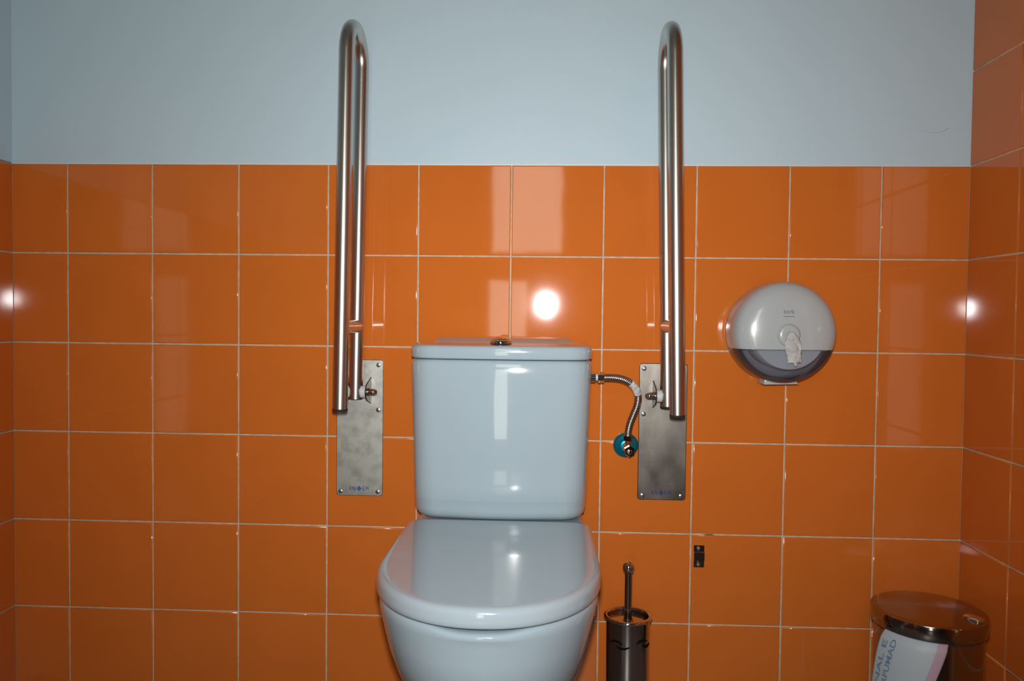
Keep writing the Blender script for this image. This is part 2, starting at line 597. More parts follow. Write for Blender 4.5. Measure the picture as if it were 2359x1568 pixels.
# seat lid : D outline
ZS = at(1130, 1404, -0.655).z          # top of the lid near its front
lx0, lx1 = at(865, 1335, -0.475).x, at(1388, 1345, -0.475).x
LXC, LHW = (lx0 + lx1) / 2, (lx1 - lx0) / 2
Y_BACK, Y_SIDE = -0.180, -0.435
Y_FRONT = at_z(1110, 1425, ZS - 0.013).y


def dplan(xc, hw, yb, ys, yf, rb, n=40, m=8, ex=2.12, wb=0.0):
    """D outline: rounded back corners, straight sides to ys, superelliptic nose to yf"""
    pts = []
    for k in range(n + 1):
        t = PI * k / n
        c, s = math.cos(t), math.sin(t)
        x = xc + hw * math.copysign(abs(c) ** (2 / ex), c)
        y = ys - (ys - yf) * abs(s) ** (2 / ex)
        pts.append((x, y))
    hb = hw - wb
    pts.append((xc - hw + wb * 0.35, ys + (yb - ys) * 0.5))
    for k in range(m + 1):
        t = k / m * PI / 2
        pts.append((xc - hb + rb - rb * math.cos(t), yb - rb + rb * math.sin(t)))
    for k in range(m + 1):
        t = PI / 2 - k / m * PI / 2
        pts.append((xc + hb - rb + rb * math.cos(t), yb - rb + rb * math.sin(t)))
    pts.append((xc + hw - wb * 0.35, ys + (yb - ys) * 0.5))
    return pts


ZB = at(1110, 1453, Y_FRONT).z    # underside of the lid rim at the front
LT = ZS - ZB
bm = bmesh.new()


def tiltz(x, y):
    return 0.0


def lid_rise(x, y):
    return 0.003 * max(0.0, min(1.0, (y - Y_FRONT) / (Y_BACK - Y_FRONT)))


def lid_sec(ins, z, top=True):
    return sec(dplan(LXC, LHW - ins, Y_BACK - ins * 0.6, Y_SIDE, Y_FRONT + ins, 0.024, wb=0.002), z, lid_rise if top else None)


S = [lid_sec(0.020, ZB + 0.004, False), lid_sec(0.006, ZB + 0.0005, False), lid_sec(0.002, ZB + 0.0012, False), lid_sec(0.0004, ZB + 0.004, False), lid_sec(0.0, ZB + 0.010, False),
     lid_sec(0.0006, ZS - 0.011), lid_sec(0.0016, ZS - 0.0065), lid_sec(0.0040, ZS - 0.0030), lid_sec(0.0075, ZS - 0.0010), lid_sec(0.0115, ZS - 0.0002), lid_sec(0.016, ZS)]
for ins in (0.02, 0.05, 0.09, 0.13):
    S.append(lid_sec(ins, ZS))
add_loft(bm, S)
obj('seat_lid', bm, M['lidplastic'], toilet, angle=60, label='closed D-shaped white lid')
# seat ring under the lid
bm = bmesh.new()
S = [sec(dplan(LXC, LHW - 0.012, Y_BACK - 0.01, Y_SIDE, Y_FRONT + 0.019, 0.028, wb=0.010), ZB - 0.0035),
     sec(dplan(LXC, LHW - 0.010, Y_BACK - 0.01, Y_SIDE, Y_FRONT + 0.017, 0.028, wb=0.010), ZB + 0.001),
     sec(dplan(LXC, LHW - 0.014, Y_BACK - 0.01, Y_SIDE, Y_FRONT + 0.015, 0.028, wb=0.010), ZB + 0.006)]
add_loft(bm, S)
obj('seat', bm, M['inner_white'], toilet, angle=60)
# bowl and pedestal
bm = bmesh.new()
RZ = ZB - 0.0036
BW = LHW - 0.002
spec_ = [  # z, half width, ys, yf (front), exponent
    (0.000, 0.112, -0.36, -0.500, 2.3), (0.030, 0.108, -0.36, -0.492, 2.3), (0.090, 0.106, -0.36, -0.487, 2.2), (0.150, 0.109, -0.37, -0.498, 2.1),
    (0.200, 0.119, -0.38, -0.522, 2.08), (0.240, 0.1315, -0.39, -0.552, 2.08), (0.280, 0.1445, -0.40, -0.582, 2.08), (0.320, 0.1565, -0.41, -0.609, 2.08),
    (0.360, 0.1665, -0.42, -0.632, 2.1), (0.395, 0.1735, -0.43, -0.646, 2.1)]
S = []


def notch(x, y):
    return -0.0062 * math.exp(-((x - LXC) / 0.062) ** 4) if y < Y_SIDE else 0.0


for z, hw, ys, yf, ex in spec_:
    S.append(sec(dplan(LXC, hw, -0.16, ys, max(yf, Y_FRONT + 0.019), 0.03, ex=ex), z * (RZ / 0.455)))
for z, hw, yf in ((RZ - 0.030, BW - 0.0045, Y_FRONT + 0.0150), (RZ - 0.018, BW - 0.0030, Y_FRONT + 0.0115), (RZ - 0.008, BW - 0.003, Y_FRONT + 0.0095), (RZ - 0.003, BW - 0.005, Y_FRONT + 0.011), (RZ - 0.0008, BW - 0.008, Y_FRONT + 0.0145), (RZ, BW - 0.014, Y_FRONT + 0.021)):
    S.append(sec(dplan(LXC, min(hw, BW), -0.16, Y_SIDE, yf, 0.03, ex=2.12), z, notch if z > RZ - 0.015 else None))
add_loft(bm, S)
# rear shelf carrying the cistern
zs = zt_bot - 0.004
add_loft(bm, [sec(plan(LXC, 0.150, YB, -0.30, 0.05, 0.01), zs - 0.10), sec(plan(LXC, 0.168, YB, -0.30, 0.05, 0.01), zs - 0.035),
              sec(plan(LXC, 0.170, YB, -0.215, 0.04, 0.004), zs - 0.006), sec(plan(LXC, 0.167, YB, -0.21, 0.04, 0.004), zs)])
add_loft(bm, [sec(plan(LXC, 0.105, YB, -0.36, 0.05, 0.01), 0.0), sec(plan(LXC, 0.098, YB, -0.36, 0.05, 0.01), 0.2), sec(plan(LXC, 0.150, YB, -0.30, 0.05, 0.01), zs - 0.10)])
obj('bowl', bm, M['ceramic'], toilet, angle=60)
# side fixing cap of the water inlet
# ------------------------------------------------------------------ fold-up grab bars
RT = 0.0152


def grab_bar(name, label, fb, ft, bb, apex, plate_px, side, plate_mat, ink, cap_back):
    """fb/ft: pixels on the front tube (bottom end, high up), bb: bottom end of the rear tube, apex: topmost pixel, side: direction of the pivot nut"""
    yf, yb = -0.172, -0.044
    pf, pt = at(*fb, yf), at(*ft, yf)
    lean = (pt.x - pf.x) / (pt.z - pf.z)
    pb_ = at(*bb, yb)
    ym, rb = (yf + yb) / 2, (yb - yf) / 2
    ztop = at(*apex, ym).z - rb - RT
    pl0, pl1 = at(plate_px[0], plate_px[1], -0.004), at(plate_px[2], plate_px[3], -0.004)
    root = thing(name, label, 'grab bar', ((pl0.x + pl1.x) / 2, 0, pl1.z), 'fold-up grab bars beside the toilet')
    xb = (pf.x + pb_.x - lean * (pb_.z - pf.z)) / 2

    def X(z):
        return xb + lean * (z - pf.z)
    path = [Vector((X(pf.z), yf, pf.z))]
    for k in range(1, 9):
        z = pf.z + (ztop - pf.z) * k / 8
        path.append(Vector((X(z), yf, z)))
    for k in range(1, 24):
        t = PI * k / 24
        z = ztop + math.sin(t) * rb
        path.append(Vector((X(z), ym - math.cos(t) * rb, z)))
    for k in range(0, 9):
        z = ztop + (pb_.z - ztop) * k / 8
        path.append(Vector((X(z), yb, z)))
    bm = bmesh.new()
    add_tube(bm, path, RT, 40)
    rail = obj('rail', bm, M['steel'], root, label='U-bent brushed steel tube')
    # black end plugs
    ends = [(pf.z, yf)] + ([(pb_.z, yb)] if cap_back else [])
    for z, y in ends:
        bm = bmesh.new()
        add_lathe(bm, [(0, 0.001), (RT + 0.0006, 0.001), (RT + 0.0006, -0.002), (RT - 0.001, -0.0045), (0, -0.005)], (X(z), y, z), 'Z', 32)
        obj('end_plug', bm, M['dark'], rail)
    # short brace joining both legs
    zb = at((fb[0] + bb[0]) / 2, 752, ym).z
    bm = bmesh.new()
    add_tube(bm, [Vector((X(zb), yf, zb)), Vector((X(zb), yb, zb))], RT * 0.95, 28)
    obj('brace', bm, M['steel'], rail)
    # wall plate
    bm = bmesh.new()
    x0, x1, z0, z1 = pl0.x, pl1.x, pl1.z, pl0.z
    rc = 0.007
    out = []
    for cx_, cz_, a0 in ((x1 - rc, z1 - rc, 0), (x0 + rc, z1 - rc, 90), (x0 + rc, z0 + rc, 180), (x1 - rc, z0 + rc, 270)):
        for k in range(7):
            t = math.radians(a0 + 15 * k)
            out.append((cx_ + rc * math.cos(t), cz_ + rc * math.sin(t)))

    def ring(ins, y):
        c = Vector(((x0 + x1) / 2, 0, (z0 + z1) / 2))
        return [Vector((c.x + (x - c.x) * (1 - ins / (x1 - x0) * 2), y, c.z + (z - c.z) * (1 - ins / (z1 - z0) * 2))) for x, z in out]
    add_loft(bm, [ring(0, -0.0012), ring(0, -0.0052), ring(0.0006, -0.0060), ring(0.0014, -0.0064)])
    plate = obj('wall_plate', bm, plate_mat, root, angle=8)
    # six countersunk screws
    for sx, sz in ((0, 1), (1, 1), (0, 2), (1, 2), (0, 0), (1, 0)):
        xs = x0 + 0.0105 if sx == 0 else x1 - 0.0105
        zz = {0: z0 + 0.0095, 1: z1 - 0.0115, 2: z1 - 0.112}[sz]
        bm = bmesh.new()
        add_lathe(bm, [(0.0052, 0), (0.0052, 0.0008), (0.0044, 0.0020), (0.0022, 0.0026), (0.0018, 0.0012), (0, 0.0012)], (xs, -0.0062, zz), 'Y', 20)
        obj('screw', bm, M['screw'], plate)
    # printed maker's mark: strokes either side of a small lozenge
    bm = bmesh.new()
    cx_, cz_ = (x0 + x1) / 2 - 0.0005, z0 + 0.0165
    hgt = 0.0040

    def stroke(a, b, w):
        a, b = Vector((a[0], 0, a[1])), Vector((b[0], 0, b[1]))
        dv = (b - a).normalized()
        pv = Vector((-dv.z, 0, dv.x)) * w / 2
        vs = [bm.verts.new(Vector((cx_, -0.00655, cz_)) + q) for q in (a - pv, b - pv, b + pv, a + pv)]
        bm.faces.new(vs)
    w = 0.0013
    for x in (-0.0215, -0.0135, 0.0085, 0.0155, 0.0205):
        stroke((x, -hgt), (x, hgt), w)
    stroke((-0.0205, 0), (-0.0165, hgt), w)
    stroke((-0.0205, 0), (-0.0165, -hgt), w)
    stroke((-0.0135, hgt), (-0.0085, -hgt), w)
    stroke((-0.0085, -hgt), (-0.0085, hgt), w)
    for zz in (-hgt, 0, hgt):
        stroke((0.0085, zz), (0.0125, zz), w)
    stroke((0.0155, hgt), (0.0205, hgt * 0.8), w)
    stroke((0.0155, 0), (0.0205, 0), w)
    lz = [bm.verts.new(Vector((cx_ + a, -0.00662, cz_ + b))) for a, b in ((-0.0055, 0), (0, -0.0066), (0.0055, 0), (0, 0.0066))]
    bm.faces.new(lz)
    obj('printed_mark', bm, ink, plate, smooth=None)
    # hinge: two ears, nylon washers, bolt with dome nut
    zp_ = at(bb[0], 902 + (bb[1] - 918) * 0.55, yb).z
    xp = X(zp_)
    for s in (-1, 1):
        bm = bmesh.new()
        xe = xp + s * 0.0255
        prof = [(-0.0060, -0.030), (-0.020, -0.026), (-0.050, -0.017), (-0.060, -0.008), (-0.063, 0.0), (-0.060, 0.008), (-0.050, 0.017), (-0.020, 0.026), (-0.0060, 0.030)]
        add_loft(bm, [[Vector((xe - 0.0014, y, zp_ + z)) for y, z in prof], [Vector((xe + 0.0014, y, zp_ + z)) for y, z in prof]])
        obj('hinge_ear', bm, M['plate_reflect'], root, angle=40)
        bm = bmesh.new()
        h0, h1 = RT - 0.004, 0.0245
        add_lathe(bm, [(0, h0), (0.0115, h0), (0.0135, h0 + 0.002), (0.0135, h1 - 0.001), (0.0125, h1), (0, h1)], (xp, yb, zp_), (Vector((0, 1, 0)), Vector((0, 0, 1)), Vector((s, 0, 0))), 28)
        obj('washer', bm, M['nylon'], root)
    bm = bmesh.new()
    s = side
    ax = (Vector((0, 1, 0)), Vector((0, 0, 1)), Vector((s, 0, 0)))
    add_lathe(bm, [(0, 0.024), (0.0088, 0.0268), (0.0088, 0.033), (0.0075, 0.0335), (0.0078, 0.038), (0.0068, 0.043), (0.0045, 0.0465), (0, 0.048)], (xp, yb, zp_), ax, 24)
    obj('pivot_nut', bm, M['chrome'], root)
    bm = bmesh.new()
    add_lathe(bm, [(0, -0.0268), (0.0085, -0.0268), (0.0085, -0.031), (0.006, -0.033), (0, -0.0335)], (xp, yb, zp_), ax, 24)
    obj('pivot_bolt', bm, M['chrome'], root)
    return root


grab_bar('grab_bar', 'brushed steel fold-up grab bar raised on the wall left of the toilet', (780, 942), (795, 150), (822, 918), (812, 50), (776.5, 827, 881.5, 1142), 1, M['plate'], M['blue_ink'], False)
grab_bar('grab_bar', 'brushed steel fold-up grab bar raised between the blue valve and the round dispenser', (1563.5, 956), (1558, 150), (1535, 936), (1549, 54), (1473, 836, 1578.5, 1152), -1, M['plate_reflect'], M['navy_ink'], True)

# ------------------------------------------------------------------ water supply
YV = -0.052
pv = at(1442, 1026, -0.010)
valve = thing('angle_valve', 'chrome angle valve on a shiny blue wall rosette beside the cistern', 'valve', (pv.x, 0, pv.z))
bm = bmesh.new()
add_lathe(bm, [(0.0275, 0.0018), (0.0278, 0.004), (0.0262, 0.0085), (0.021, 0.0125), (0.0165, 0.0138), (0.0145, 0.0162), (0.0115, 0.0178), (0.0, 0.0180)], (pv.x, 0, pv.z), 'Y', 56)
obj('rosette', bm, M['blue_metal'], valve, label='domed metallic blue rosette')
pk = at(1448, 1034, YV)
bm = bmesh.new()
add_lathe(bm, [(0, 0.015), (0.0075, 0.015), (0.0075, 0.034), (0.0098, 0.036), (0.0098, 0.052), (0.0075, 0.056), (0, 0.056)], (pk.x - 0.002, 0, pk.z + 0.002), 'Y', 28)
add_tube(bm, [Vector((pk.x, -0.046, pk.z + 0.002)), Vector((pk.x - 0.0006, -0.046, pk.z + 0.022))], 0.0072, 20)
obj('valve_body', bm, M['chrome'], valve)
bm = bmesh.new()
for k in range(6):
    t0 = 2 * PI * k / 6
hx = [(math.cos(2 * PI * k / 12) * (0.0118 if k % 2 else 0.0103), math.sin(2 * PI * k / 12) * (0.0118 if k % 2 else 0.0103)) for k in range(12)]
hc = Vector((pk.x + 0.001, 0, pk.z - 0.004))
add_loft(bm, [[Vector((hc.x + a, -0.054, hc.z + b)) for a, b in hx], [Vector((hc.x + a * 1.02, -0.064, hc.z + b * 1.02)) for a, b in hx], [Vector((hc.x + a * 0.8, -0.068, hc.z + b * 0.8)) for a, b in hx]])
add_lathe(bm, [(0.0055, 0.067), (0.0055, 0.0695), (0.004, 0.0702), (0, 0.0702)], hc, 'Y', 18)
obj('valve_handle', bm, M['chrome'], valve, angle=30)

YI = -0.085
pi_ = at(1366, 869, YI)
hose_pts = [at(1392, 869, YI), at(1408, 869, YI), at(1424, 870.5, YI + 0.002), at(1440, 875, YI + 0.006), at(1455, 884, YI + 0.012), at(1466, 898, YI + 0.018), at(1470, 915, YI + 0.024),
            at(1467, 935, YI + 0.028), at(1459, 955, YI + 0.032), at(1451, 976, YI + 0.036), at(1447, 994, -0.046), at(1446.5, 1004, -0.046)]
path = catmull(hose_pts, 10)
hose = thing('water_hose', 'braided steel water hose curving from the cistern to the blue valve', 'hose', hose_pts[0])
bm = bmesh.new()
rr = []
seg = 20
rings = add_tube(bm, path, 0.0078, seg)
hb = obj('braided_sleeve', bm, M['braid'], hose)
# weave relief from an along-the-hose wave
uvm = hb.data.uv_layers.new(name='along')
L = 0.0
cum = [0.0]
for a_, b_ in zip(path, path[1:]):
    L += (b_ - a_).length
    cum.append(L)
for p in hb.data.polygons:
    if len(p.vertices) != 4:
        continue
    ks = [v % seg for v in p.vertices]
    wrap = max(ks) - min(ks) > 2
    for li, vi in zip(p.loop_indices, p.vertices):
        i, k = divmod(vi, seg)
        kk = k + seg if (wrap and k < 2) else k
        uvm.data[li].uv = (kk / seg, cum[i])
mb = M['braid']
uvn = nd(mb, 'ShaderNodeUVMap')
uvn.uv_map = 'along'


def wave(rot):
    mp_ = nd(mb, 'ShaderNodeMapping')
    mp_.inputs['Scale'].default_value = (4.0 * rot, 320.0, 1)
    lk(mb, uvn, 'UV', mp_, 'Vector')
    w_ = nd(mb, 'ShaderNodeTexWave')
    w_.bands_direction = 'DIAGONAL'
    w_.inputs['Scale'].default_value = 0.5
    lk(mb, mp_, 'Vector', w_, 'Vector')
    return w_


w1, w2 = wave(1), wave(-1)
mx = nd(mb, 'ShaderNodeMath')
mx.operation = 'MAXIMUM'
lk(mb, w1, 'Fac', mx, 0)
lk(mb, w2, 'Fac', mx, 1)
bp = nd(mb, 'ShaderNodeBump')
bp.inputs['Distance'].default_value = 0.0006
lk(mb, mx, 'Value', bp, 'Height')
lk(mb, bp, 'Normal', mb.node_tree.nodes['Principled BSDF'], 'Normal')


def nut(name, c, axis, r, l, m, parent, hexn=6):
    c, axis = Vector(c), Vector(axis).normalized()
    up = Vector((0, 1, 0))
    nx = axis.cross(up).normalized()
    ny = axis.cross(nx)
    bm = bmesh.new()
    pr = []
    for h, s in ((-l / 2, 0.9), (-l / 2 + 0.001, 1.0), (l / 2 - 0.001, 1.0), (l / 2, 0.9)):
        pr.append([c + axis * h + (nx * math.cos(2 * PI * k / hexn) + ny * math.sin(2 * PI * k / hexn)) * r * s for k in range(hexn)])
    add_loft(bm, pr)
    return obj(name, bm, m, parent, angle=20)


nut('union_nut', at(1384, 869, YI), (1, 0, 0), 0.0118, 0.013, M['chrome'], hose)
bm = bmesh.new()
add_tube(bm, [at(1371, 869, YI), at(1379, 869, YI)], 0.0078, 20)
obj('plastic_collar', bm, M['nylon'], hose, label='white plastic collar')
bm = bmesh.new()
add_tube(bm, [at(1390, 869, YI), at(1400, 869, YI)], 0.0072, 20)
add_tube(bm, [at(1399, 869, YI), at(1412, 869, YI)], 0.0068, 20)
obj('ferrule', bm, M['chrome'], hose)
nut('union_nut', at(1447, 1009, -0.046), (0, 0, 1), 0.0090, 0.012, M['chrome'], hose)
bm = bmesh.new()
add_tube(bm, [at(1447, 1003, -0.046), at(1447.6, 988, -0.046)], 0.0068, 20)
obj('ferrule', bm, M['chrome'], hose)
# sticker wrapped round the bend
i0, i1 = 37, 57
bm = bmesh.new()
add_tube(bm, path[i0:i1], 0.0083, 20, caps=False)
obj('sticker', bm, M['sticker'], hose, label='worn pale sticker wrapped round the bend')
# inlet stub of the cistern
bm = bmesh.new()
add_tube(bm, [Vector((xc_top + hw_top - 0.006, YI, pi_.z)), at(1372, 869, YI)], 0.0105, 24)
obj('inlet_stub', bm, M['chrome'], toilet)

# ------------------------------------------------------------------ round paper dispenser
xd0, xd1 = at(1670, 770, -0.012).x, at(1928, 770, -0.080).x
RD = (xd1 - xd0) / 2
dc = Vector(((xd0 + xd1) / 2, 0, (at(1800, 645, -0.075).z + at(1800, 886, -0.075).z) / 2))
disp = thing('paper_dispenser', 'round white toilet paper dispenser with smoked lower window on the right-hand tiles', 'dispenser', (dc.x, 0, dc.z))
zcut = at(1815, 805.5, -0.115).z
bm = bmesh.new()
add_lathe(bm, [(0, 0.0022), (RD - 0.004, 0.0022), (RD - 0.002, 0.004), (RD - 0.002, 0.022), (RD - 0.005, 0.024), (RD - 0.008, 0.016), (RD - 0.012, 0.010), (0, 0.010)], dc, 'Y', 96)
obj('back_shell', bm, M['disp_back'], disp)
dome = [(RD, 0.020), (RD, 0.050), (RD - 0.0005, 0.066), (RD - 0.002, 0.080), (RD - 0.006, 0.0925), (RD - 0.013, 0.1015), (RD - 0.024, 0.108), (RD - 0.04, 0.1125), (0.045, 0.1155), (0.022, 0.1170), (0, 0.1172)]


def half_dome(keep_upper):
    bm = bmesh.new()
    add_lathe(bm, dome, dc, 'Y', 128)
    r = bmesh.ops.bisect_plane(bm, geom=bm.verts[:] + bm.edges[:] + bm.faces[:], plane_co=(0, 0, zcut), plane_no=(0, 0, 1), clear_inner=keep_upper, clear_outer=not keep_upper)
    bmesh.ops.recalc_face_normals(bm, faces=bm.faces)
    # give the shell its thickness
    n0 = {v: v.normal.copy() for v in bm.verts}
    geo = bmesh.ops.duplicate(bm, geom=bm.verts[:] + bm.edges[:] + bm.faces[:])
    inner = [g for g in geo['geom'] if isinstance(g, bmesh.types.BMVert)]
    cc = dc + Vector((0, -0.05, 0))
    for v in inner:
        d_ = (v.co - cc)
        v.co -= v.normal * 0.0022 if v.normal.dot(d_) > 0 else -v.normal * 0.0022
    bmesh.ops.reverse_faces(bm, faces=[g for g in geo['geom'] if isinstance(g, bmesh.types.BMFace)])
    return bm


cover = obj('cover', half_dome(True), M['disp'], disp, angle=50, label='white upper half of the round cover')
win = obj('window_panel', half_dome(False), M['smoky'], disp, angle=50, label='smoked see-through lower part')
# thin edge along the cut
bm = bmesh.new()
hw_ = math.sqrt(max(RD ** 2 - (zcut - dc.z) ** 2, 0)) - 0.026
add_box(bm, (dc.x - hw_, -0.1135, zcut - 0.0012), (dc.x + hw_, -0.1100, zcut + 0.0006), 0, 0.0004, 1)
obj('cover_edge', bm, M['grey_print'], cover)
# foot at the bottom
f0, f1 = at(1752, 884, -0.045), at(1826, 886, -0.045)
bm = bmesh.new()
zf = dc.z - RD
add_loft(bm, [[Vector((f0.x, -0.016, zf - 0.003)), Vector((f1.x + 0.004, -0.016, zf - 0.002)), Vector((f1.x + 0.004, -0.070, zf - 0.001)), Vector((f0.x, -0.070, zf - 0.003))],
              [Vector((f0.x + 0.003, -0.016, zf + 0.012)), Vector((f1.x, -0.016, zf + 0.006)), Vector((f1.x, -0.070, zf + 0.006)), Vector((f0.x + 0.003, -0.070, zf + 0.012))]])
bmesh.ops.bevel(bm, geom=bm.edges[:], offset=0.0015, segments=2, affect='EDGES', profile=0.5)
obj('lock_foot', bm, M['disp'], disp, label='small white foot under the cover')
# nozzle
pn = at(1818, 772, -0.118)
bm = bmesh.new()
add_lathe(bm, [(0.0245, 0.113), (0.0235, 0.1175), (0.0215, 0.1205), (0.018, 0.1225), (0.010, 0.1232), (0.006, 0.1215), (0, 0.1200)], (pn.x, 0, pn.z), 'Y', 48)
obj('nozzle', bm, M['disp'], disp)
# grey wordmark above the nozzle


def text_mesh(s, size, font=None):
    cu = bpy.data.curves.new('t', 'FONT')
    cu.body = s
    cu.size = size
    cu.align_x = 'CENTER'
    cu.offset = 0.018 * size
    o = bpy.data.objects.new('t', cu)
    COL.objects.link(o)
    dg = bpy.context.evaluated_depsgraph_get()
    me = bpy.data.meshes.new_from_object(o.evaluated_get(dg))
    bpy.data.objects.remove(o)
    bpy.data.curves.remove(cu)
    return me


pl_ = at(1818, 722, -0.117)
bm = bmesh.new()
me = text_mesh('tork', 0.0125)
bm.from_mesh(me)
bpy.data.meshes.remove(me)


def dome_y(x, z):
    r = math.hypot(x - dc.x, z - dc.z)
    for (r1, h1), (r0, h0) in zip(dome, dome[1:]):
        if r0 <= r <= r1:
            return -(h0 + (h1 - h0) * (r - r0) / (r1 - r0 + 1e-9))
    return -0.117


for v in bm.verts:
    x, z = pl_.x + v.co.x, pl_.z + v.co.y
    v.co = Vector((x, dome_y(x, z) - 0.0003, z))
for x0_, x1_, z0_, z1_ in ((-0.0115, 0.0115, -0.0068, -0.0052),):
    q = [bm.verts.new((pl_.x + a_, dome_y(pl_.x + a_, pl_.z + b_) - 0.0003, pl_.z + b_)) for a_, b_ in ((x0_, z0_), (x1_, z0_), (x1_, z1_), (x0_, z1_))]
    bm.faces.new(q)
obj('wordmark', bm, M['grey_print'], cover, smooth=None, label='small grey printed wordmark')

# paper roll inside, its loose end hanging from the nozzle
roll = thing('toilet_roll', 'white toilet paper roll inside the round dispenser, its end hanging out', 'toilet paper', (dc.x + 0.004, -0.02, dc.z - 0.002))
rc_ = Vector((dc.x + 0.004, 0, dc.z - 0.002))
bm = bmesh.new()
add_lathe(bm, [(0, 0.012), (0.073, 0.012), (0.0745, 0.014), (0.0745, 0.099), (0.073, 0.101), (0.025, 0.101), (0.024, 0.099), (0, 0.099)], rc_, 'Y', 72)
obj('roll', bm, M['rollpaper'], roll)
p_top, p_bot = at(1823, 764, -0.122), at(1829, 836, -0.126)
bm = bmesh.new()
NU, NV = 12, 26
grid = []
random.seed(11)
for j in range(NV + 1):
    t = j / NV
    z = p_top.z + (p_bot.z - p_top.z) * t
    xc = p_top.x + (p_bot.x - p_top.x) * t + 0.0008 * math.sin(9 * t)
    hw = 0.0045 + 0.0115 * min(1, t / 0.35) ** 0.8 + 0.0025 * math.sin(t * 5) * t
    row = []
    for i in range(NU + 1):
        u = i / NU * 2 - 1
        nz_ = noise.noise(Vector((u * 2.2, t * 6, 3.1)))
        n2 = noise.noise(Vector((u * 5, t * 14, 8.7)))
        y = -0.1225 - 0.007 * math.sin(min(1, t * 1.6) * PI / 2) - 0.0035 * (1 - u * u) + 0.004 * nz_ + 0.002 * n2
        row.append(bm.verts.new((xc + u * hw + 0.0012 * n2, y, z + 0.002 * noise.noise(Vector((u * 3, 1.7, t))) * (t > 0.9))))
    grid.append(row)
for j in range(NV):
    for i in range(NU):
        bm.faces.new((grid[j][i], grid[j][i + 1], grid[j + 1][i + 1], grid[j + 1][i]))
# twisted tip below
tip = at(1832, 843, -0.126)
add_tube(bm, [Vector((p_bot.x, -0.128, p_bot.z + 0.004)), Vector((tip.x, -0.129, (p_bot.z + tip.z) / 2)), Vector((tip.x, -0.128, tip.z))], [0.004, 0.0035, 0.0025], 8)
le = obj('loose_end', bm, M['paper'], roll, angle=180, label='crumpled tissue end hanging from the nozzle')
sm = le.modifiers.new('thickness', 'SOLIDIFY')
sm.thickness = 0.0006

# ------------------------------------------------------------------ small steel bracket on the tiles
b0, b1 = at(1599, 1256, -0.006), at(1622, 1307, -0.006)
clip = thing('wall_bracket', 'small dark steel bracket with two screws on the tiles right of the toilet brush', 'bracket', ((b0.x + b1.x) / 2, 0, b1.z))
bm = bmesh.new()
x0, x1, z0, z1 = b0.x, b1.x, b1.z, b0.z
prof = [(z0, -0.0024), (z0, -0.0046), (z0 + 0.013, -0.0050), (z0 + 0.0155, -0.0088), (z1 - 0.0155, -0.0088), (z1 - 0.013, -0.0050), (z1, -0.0046), (z1, -0.0024)]
add_loft(bm, [[Vector((x0, y, z)) for z, y in prof], [Vector((x1, y, z)) for z, y in prof]])
obj('strap', bm, M['mirror_steel'], clip, angle=20)
for zz in (z0 + 0.0065, z1 - 0.0065):
    bm = bmesh.new()
    add_lathe(bm, [(0.0046, 0.0044), (0.0046, 0.0056), (0.0036, 0.0070), (0.0012, 0.0074), (0.001, 0.006), (0, 0.006)], ((x0 + x1) / 2 - 0.001, 0, zz), 'Y', 20)
    obj('screw', bm, M['screw'], clip)

# ------------------------------------------------------------------ toilet brush and its holder
YH = -0.135
hcx = at(1446.5, 1420, YH).x
zrim = at(1446.5, 1416, YH).z
RH = (at(1497, 1470, YH).x - at(1398, 1470, YH).x) / 2
holder = thing('brush_holder', 'dark polished steel cylinder holding the toilet brush beside the toilet', 'brush holder', (hcx, YH, 0))
bm = bmesh.new()
add_lathe(bm, [(0, 0), (RH - 0.001, 0), (RH, 0.002), (RH, zrim - 0.006), (RH - 0.0016, zrim - 0.006), (RH - 0.0016, zrim - 0.02), (RH - 0.0016, 0.004), (0, 0.004)], (hcx, YH, 0), 'Z', 72)
hbody = obj('body', bm, M['mirror_steel'], holder)
bm = bmesh.new()
RR = (at(1502, 1416, YH).x - at(1391, 1416, YH).x) / 2
prof = []
rt = 0.0042
for k in range(17):
    t = 2 * PI * k / 16
    prof.append((RR - rt + rt * math.cos(t), zrim - 0.002 + rt * math.sin(t)))
add_lathe(bm, prof, (hcx, YH, 0), 'Z', 72)
obj('rim', bm, M['chrome'], holder, angle=80)
# dark reflections on the body, painted on as black curved strokes


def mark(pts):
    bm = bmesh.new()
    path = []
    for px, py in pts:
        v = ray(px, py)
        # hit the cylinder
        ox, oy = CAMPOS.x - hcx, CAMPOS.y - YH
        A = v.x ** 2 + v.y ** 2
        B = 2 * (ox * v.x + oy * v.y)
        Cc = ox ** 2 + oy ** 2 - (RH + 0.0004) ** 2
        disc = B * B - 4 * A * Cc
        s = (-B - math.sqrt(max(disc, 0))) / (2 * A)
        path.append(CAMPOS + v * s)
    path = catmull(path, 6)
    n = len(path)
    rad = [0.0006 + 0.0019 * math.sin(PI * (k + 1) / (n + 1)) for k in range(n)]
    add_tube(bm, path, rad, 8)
    return obj('reflection_stroke', bm, M['mark'], hbody)


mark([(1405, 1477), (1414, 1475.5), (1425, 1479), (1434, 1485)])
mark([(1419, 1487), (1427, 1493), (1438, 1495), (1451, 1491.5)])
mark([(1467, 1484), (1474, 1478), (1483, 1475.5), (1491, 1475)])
mark([(1481, 1486), (1486, 1489), (1491, 1487), (1495, 1480)])

